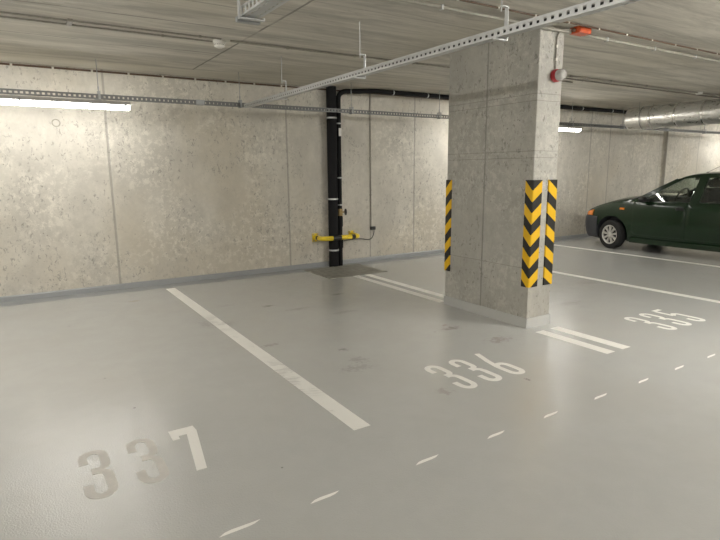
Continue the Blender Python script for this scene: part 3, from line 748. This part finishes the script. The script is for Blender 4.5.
# wheels
def wheel(wy, s_):
    cx0, wy0 = s_*.735, wy
    cx = 0; wy = OY
    t = MB().lathe([(.175,-.075),(.225,-.078),(.256,-.072),(.268,-.052),(TR,0),(.268,.052),(.256,.072),(.225,.078),(.175,.075)], (cx,wy-OY,WZ), (s_,0,0), 40)
    w = empty('wheel', (cx0,wy0-OY,0), None, None); w.parent = car; w.rotation_euler.z = math.radians(-11) if wy0 == WF else 0
    t.build('tyre', M['tyre'], w, True)
    MB().lathe([(0,.035),(.176,.035),(.182,-.05),(0,-.05)], (cx,wy-OY,WZ), (s_,0,0), 32).build('rim', M['hub_dark'], w, True)
    h = MB(); ox = cx+s_*.045
    h.lathe([(.158,-.004),(.182,.0),(.184,.022),(.176,.032),(.158,.022),(.158,-.004)], (ox,wy-OY,WZ), (s_,0,0), 36)
    h.lathe([(0,-.004),(.052,-.004),(.058,.020),(.040,.034),(0,.037)], (ox,wy-OY,WZ), (s_,0,0), 24)
    for i in range(9):
        a = 2*PI*(i+.25)/9; u = Vector((0,math.cos(a),math.sin(a))); v = Vector((0,-math.sin(a),math.cos(a))); o = Vector((ox,wy-OY,WZ)); ax = Vector((s_,0,0))
        q = []
        for r_, wd in ((.045,.012),(.165,.023)):
            for k_ in (-1, 1):
                for d_ in (.0, .026): q.append(h.b.verts.new(o+u*r_+v*k_*wd+ax*d_))
        # q: r0(-:0,1 +:2,3) r1(-:4,5 +:6,7)
        for idx in ((0,1,5,4),(2,6,7,3),(1,3,7,5),(0,4,6,2),(0,2,3,1),(4,5,7,6)): h.b.faces.new([q[k_] for k_ in idx])
    h.build('wheel_cover', M['hub'], w, True)
    return w
for wy in (WF, WR):
    for s_ in (-1, 1): wheel(wy, s_)

# front bumper: shell around the nose
def shell(ys, tsel, off, name, mat, parent, dz=0.0, clampz=None):
    """skin lofted from the body section, pushed outwards"""
    b = bmesh.new()
    for s_ in (-1, 1):
        rows = []
        for y in ys:
            w, zb, zs, zc = lerp(HW,y), lerp(ZB,y), lerp(ZS,y), lerp(ZC,y)
            rows.append([b.verts.new((s_*(w*kx+off), y-OY, z)) for kx, z in tsel(w, zb, zs, zc)])
        for r0, r1 in zip(rows, rows[1:]):
            for j in range(len(r0)-1): b.faces.new((r0[j], r0[j+1], r1[j+1], r1[j]))
    return b
def bumper(front):
    ysb = [6.44,6.48,6.52,6.58,6.65,6.70,6.76,6.80,6.83,6.86,6.88,6.89] if front else [3.36,3.3,3.22,3.16,3.12]
    end = 1 if front else -1
    b = bmesh.new(); prof = [(-.10,.17),(-.05,.18),(-.022,.22),(.0,.29),(.012,.37),(.020,.46),(.020,.53),(.012,.575),(.0,.598),(-.03,.603)]
    rows = []
    path = [(-lerp(HW,y), y) for y in ysb]+[(lerp(HW,y), y) for y in ysb[::-1]]
    n = len(path)
    for i, (x, y) in enumerate(path):
        a = path[max(0,i-1)]; c = path[min(n-1,i+1)]; dx, dy = c[0]-a[0], c[1]-a[1]; l = math.hypot(dx, dy); nx, ny = -dy/l*end, dx/l*end
        if front: pass
        rows.append([b.verts.new((x+nx*d*1.0, y+ny*d-OY, z)) for d, z in prof])
    for r0, r1 in zip(rows, rows[1:]):
        for j in range(len(prof)): b.faces.new((r0[j], r0[(j+1) % len(prof)], r1[(j+1) % len(prof)], r1[j]))
    b.faces.new(rows[0]); b.faces.new(rows[-1][::-1])
    bmesh.ops.recalc_face_normals(b, faces=b.faces)
    return from_bm(b, 'bumper', [M['bumper']], car)
bumper(True)['label'] = 'dark grey front bumper'; bumper(False)['label'] = 'dark grey rear bumper'
# lamps at the front corners: an amber outer section and a clear inner one
def corner_lamp(name, ya, yb, za, zb_, mat, s_, off=.010):
    b = bmesh.new(); ys = np.linspace(ya, yb, 8); rows = []
    for i, y in enumerate(ys):
        w = lerp(HW, y); zt = min(zb_, lerp(ZS, y)+.012); zl = za
        rows.append([b.verts.new((s_*(w*k_+o2), y-OY, z)) for k_, o2, z in ((.90,0,zl),(.985,off,zl),(.99,off+.004,zl+(zt-zl)*.5),(.965,off,zt-.01),(.88,0,zt))])
    for r0, r1 in zip(rows, rows[1:]):
        for j in range(len(r0)): b.faces.new((r0[j], r0[(j+1) % 5], r1[(j+1) % 5], r1[j]))
    b.faces.new(rows[0]); b.faces.new(rows[-1][::-1]); bmesh.ops.recalc_face_normals(b, faces=b.faces)
    return from_bm(b, name, [mat], car)
for s_ in (-1, 1):
    corner_lamp('turn_signal', 6.57, 6.745, .605, .80, M['amber'], s_)
    corner_lamp('headlight', 6.75, 6.88, .605, .73, M['lens'], s_)
    MB().box((s_*.800-.018,5.89-OY,.750),(s_*.800+.018,5.97-OY,.788),.006).build('side_repeater', M['amber'], car)
    corner_lamp('tail_light', 3.14, 3.30, .62, .95, M['redlens'], s_)

# doors: skins standing slightly proud of the body, so their shut lines show
def door(ya, yb, s_, zlow=.30):
    b = bmesh.new(); ys = list(np.linspace(ya, yb, 14)); rows = []
    for i, y in enumerate(ys):
        s0 = [(x, z) for x, z in section(y)[3:10]]
        zmin = zlow
        # keep clear of the wheel arches
        for wy in (WF, WR):
            d = abs(y-wy)
            if d < .40: zmin = max(zmin, WZ+.015+math.sqrt(max(0, .40**2-d*d)))
        zs_ = [z for _, z in s0]; xs_ = [x for x, _ in s0]; ztop = zs_[-1]+.004
        zz = np.linspace(zmin, ztop, 10)
        rows.append([b.verts.new((s_*(float(np.interp(z, zs_, xs_))+.006), y-OY, z)) for z in zz])
    for r0, r1 in zip(rows, rows[1:]):
        for j in range(len(r0)-1): b.faces.new((r0[j], r0[j+1], r1[j+1], r1[j]))
    bmesh.ops.recalc_face_normals(b, faces=b.faces)
    if sum(f.normal.x*s_ for f in b.faces) < 0: bmesh.ops.reverse_faces(b, faces=b.faces)
    o = from_bm(b, 'door', [M['car']], car)
    md = o.modifiers.new('thick', 'SOLIDIFY'); md.thickness = .012; md.offset = -1
    bv = o.modifiers.new('edge', 'BEVEL'); bv.width = .003; bv.segments = 2; bv.limit_method = 'ANGLE'
    return o
for s_ in (-1, 1):
    for ya, yb, hy in ((4.785,5.735,4.83),(3.92,4.775,3.98)):
        d = door(ya, yb, s_)
        b = MB(); b.box((s_*.826-.014,hy-OY,.815),(s_*.826+.014,hy+.12-OY,.840),.006); b.build('door_handle', M['black_pl'], d)
        b = MB(); b.box((s_*.818-.005,hy-.015-OY,.792),(s_*.818+.005,hy+.13-OY,.815),.003); b.build('handle_recess', M['black_pl'], d)
    b = MB(); b.box((s_*.800-.02,4.0-OY,.165),(s_*.800+.016,5.74-OY,.255),.008); b.build('sill', M['car'], car)

# greenhouse
ZBELT, ZROOF = .905, 1.375
def gx(z): t = max(0, z-ZBELT); return .772-t*.15-t*t*.36      # half width of the glasshouse at height z
side = [(5.82,.90),(5.60,1.005),(5.30,1.175),(5.06,1.305),(4.86,1.372),(4.6,1.395),(4.2,1.40),(3.75,1.385),(3.45,1.345),(3.28,1.22),(3.14,.96),(3.13,.90)]
wf = [(5.50,.918),(5.50,.97),(5.32,1.09),(5.10,1.225),(4.94,1.315),(4.80,1.335),(4.70,1.338),(4.775,.925)]
wr = [(4.62,.927),(4.565,1.338),(4.1,1.345),(3.78,1.335),(3.95,.932)]
wq = [(3.86,.94),(3.70,1.32),(3.55,1.305),(3.40,1.20),(3.32,.96)]
def insetpoly(p, d):
    c = (sum(a for a, _ in p)/len(p), sum(b_ for _, b_ in p)/len(p)); return [(a+(c[0]-a)*d, b_+(c[1]-b_)*d) for a, b_ in p]
def sidewall(poly, s_, thick, off=0.0):
    """prism between the outer skin and a skin 'thick' further in"""
    b = bmesh.new()
    A = [b.verts.new((s_*(gx(z)+off), y-OY, z)) for y, z in poly]; B = [b.verts.new((s_*(gx(z)+off-thick), y-OY, z)) for y, z in poly]
    n = len(poly); f1 = b.faces.new(A); f2 = b.faces.new(B[::-1])
    for i in range(n): b.faces.new((A[i], B[i], B[(i+1) % n], A[(i+1) % n]))
    bmesh.ops.triangulate(b, faces=[f1, f2]); bmesh.ops.recalc_face_normals(b, faces=b.faces); return b
def dens(poly, step=.05):
    out = []
    for i, p in enumerate(poly):
        q = poly[(i+1) % len(poly)]; n = max(1, int(math.hypot(q[0]-p[0], q[1]-p[1])/step))
        for k_ in range(n): out.append((p[0]+(q[0]-p[0])*k_/n, p[1]+(q[1]-p[1])*k_/n))
    return out
for s_ in (-1, 1):
    fr = from_bm(sidewall(dens(side), s_, .045), 'window_frame', [M['car'], M['black_pl']], car)
    cut = []
    for w_ in (wf, wr, wq):
        c = from_bm(sidewall(dens(w_), s_, .40, .15), 'cutter', [M['black_pl']], car); cut.append(c)
    bpy.context.view_layer.update(); boolean(fr, cut)
    for w_ in (wf, wr, wq):
        g = from_bm(sidewall(dens(insetpoly(w_, -.02)), s_, .004, -.014), 'side_window', [M['glass']], fr)
# roof, windscreen and tailgate spanning both sides
def span(pts, name, mat, crown, thick, inset=0.0, steps=16, parent=car, bow=0.0):
    b = bmesh.new(); rows = []
    for y, z in pts:
        w = gx(z)-inset; rows.append([])
        for i in range(steps+1):
            t = -1+2*i/steps; rows[-1].append(b.verts.new((t*w, y-OY+bow*(1-t*t), z+crown*(1-abs(t)**2.4))))
    for r0, r1 in zip(rows, rows[1:]):
        for j in range(steps): b.faces.new((r0[j], r0[j+1], r1[j+1], r1[j]))
    bmesh.ops.recalc_face_normals(b, faces=b.faces)
    if sum(f.normal.z for f in b.faces) < 0: bmesh.ops.reverse_faces(b, faces=b.faces)
    o = from_bm(b, name, [mat], parent); md = o.modifiers.new('thick', 'SOLIDIFY'); md.thickness = thick; md.offset = -1; return o
roof = span([(5.00,1.325),(4.95,1.348),(4.86,1.372),(4.73,1.387),(4.6,1.395),(4.4,1.40),(4.2,1.40),(3.95,1.395),(3.75,1.385),(3.55,1.362),(3.45,1.345)], 'roof', M['car'], .040, .02)
span([(5.60,1.002),(5.45,1.09),(5.30,1.175),(5.15,1.258),(5.00,1.325)], 'windscreen', M['glass'], .035, .006, .03, bow=.10)
span([(3.45,1.345),(3.37,1.28),(3.28,1.20),(3.21,1.08),(3.15,.965)], 'tailgate_glass', M['glass'], .01, .006, .03, bow=-.03)
for s_ in (-1, 1):
    MB().tube([(s_*(gx(1.30)-.02),5.06-OY,1.312),(s_*(gx(1.16)-.02),5.31-OY,1.172),(s_*(gx(1.0)-.02),5.60-OY,1.005),(s_*.72,5.80-OY,.93)], .012, 8).build('windscreen_pillar', M['black_pl'], car, True)
# interior: seats, wheel, mirror, dashboard
for sx in (-.34, .34):
    for yy in (4.66, 3.86):
        st = MB(); st.box((sx-.22,yy-.08-OY,.90),(sx+.22,yy+.04-OY,1.12),.04).box((sx-.17,yy-.09-OY,1.10),(sx+.17,yy+.01-OY,1.17),.03)
        o = st.build('seat', M['seat'], car, True)
        MB().box((sx-.12,yy-.10-OY,1.175),(sx+.12,yy-.01-OY,1.30),.035).build('headrest', M['seat'], o, True)
MB().box((-.62,5.22-OY,.90),(.62,5.62-OY,.955),.02).build('dashboard', M['seat'], car, True)
b = MB(); ring = [(-.34+.17*math.cos(a), 5.12-OY-.06*math.sin(a), 1.0+.15*math.sin(a)) for a in [2*PI*i/28 for i in range(29)]]; b.tube(ring, .014, 8); b.tube([(-.50,5.12-OY,1.0),(-.18,5.12-OY,1.0)], .014, 8); b.tube([(-.34,5.12-OY,1.0),(-.34,5.25-OY,.95)], .03, 8)
b.build('steering_wheel', M['black_pl'], car, True)
MB().box((-.10,5.02-OY,1.285),(.10,5.05-OY,1.345),.012).tube([(0,5.035-OY,1.33),(0,4.99-OY,1.38)], .008, 8).build('interior_mirror', M['black_pl'], car, True)
# door mirrors
for s_ in (-1, 1):
    b = bmesh.new(); g = bmesh.ops.create_icosphere(b, subdivisions=3, radius=1)['verts']
    for v in g:
        v.co = Vector((s_*.872+v.co.x*.078, 5.50-OY+max(-.45,v.co.y)*.085, .955+v.co.z*.055))
    bmesh.ops.recalc_face_normals(b, faces=b.faces); o = from_bm(b, 'door_mirror', [M['black_pl']], car)
    MB().box((s_*.77-.05,5.44-OY,.915),(s_*.77+.06,5.53-OY,.965),.012).build('mirror_arm', M['black_pl'], o)
    MB().box((s_*.878-.055,5.459-OY,.922),(s_*.878+.05,5.463-OY,.988)).build('mirror_glass', M['black_pl'], o)
# aerial, bonnet line, wipers, plate
MB().lathe([(0,0),(.022,0),(.018,.018),(0,.022)], (0,4.90-OY,1.406), (0,0,1), 14).tube([(0,4.90-OY,1.42),(0,4.55-OY,1.60)], .003, 6).build('aerial', M['black_pl'], car)
for s_ in (-1, 1):
    b = bmesh.new(); rows = []
    for y in np.linspace(5.75, 6.78, 16):
        w = lerp(HW,y); sct = section(y); xa = w*.84
        zz = float(np.interp(-xa, [-x for x, _ in sct[9:]], [z for _, z in sct[9:]]))
        rows.append([b.verts.new((s_*(xa-.0035), y-OY, zz+.0015)), b.verts.new((s_*(xa+.0035), y-OY, zz+.0012))])
    for r0, r1 in zip(rows, rows[1:]): b.faces.new((r0[0], r0[1], r1[1], r1[0]))
    o = from_bm(b, 'bonnet_gap', [M['black_pl']], car); md = o.modifiers.new('t', 'SOLIDIFY'); md.thickness = .002
    MB().tube([(s_*.05+.2,5.70-OY,1.03),(s_*.3+.25,5.66-OY,1.035)], .007, 6).build('wiper', M['black_pl'], car)
MB().box((-.26,6.905-OY,.36),(.26,6.915-OY,.47),.002).build('number_plate', M['white'], car)

# ------------------------------------------------------------------ camera, world, view
R_ = (0.561224618, 0.181289045, -0.00815270412)
yaw, pit, rol = R_
f = Vector((math.sin(yaw)*math.cos(pit), math.cos(yaw)*math.cos(pit), -math.sin(pit)))
r = Vector((math.cos(yaw), -math.sin(yaw), 0)); u = r.cross(f)
r2 = r*math.cos(rol)+u*math.sin(rol); u2 = -r*math.sin(rol)+u*math.cos(rol)
cd = bpy.data.cameras.new('camera'); cam = bpy.data.objects.new('camera', cd); COL.objects.link(cam)
cam.matrix_world = Matrix(((r2.x,u2.x,-f.x,0),(r2.y,u2.y,-f.y,0),(r2.z,u2.z,-f.z,1.5),(0,0,0,1)))
cd.sensor_width = 36; cd.lens = 543.801077/720*36; cd.clip_start = .05
SC.camera = cam
w = bpy.data.worlds.new('world'); SC.world = w; w.use_nodes = True
w.node_tree.nodes['Background'].inputs[0].default_value = (.02,.02,.02,1); w.node_tree.nodes['Background'].inputs[1].default_value = 0
SC.view_settings.view_transform = 'Standard'; SC.view_settings.look = 'None'; SC.view_settings.gamma = 1; SC.view_settings.use_curve_mapping = False
SC.view_settings.exposure = 2.03
SC.cycles.use_denoising = True
SC.cycles.max_bounces = 10; SC.cycles.diffuse_bounces = 6; SC.cycles.sample_clamp_indirect = 6
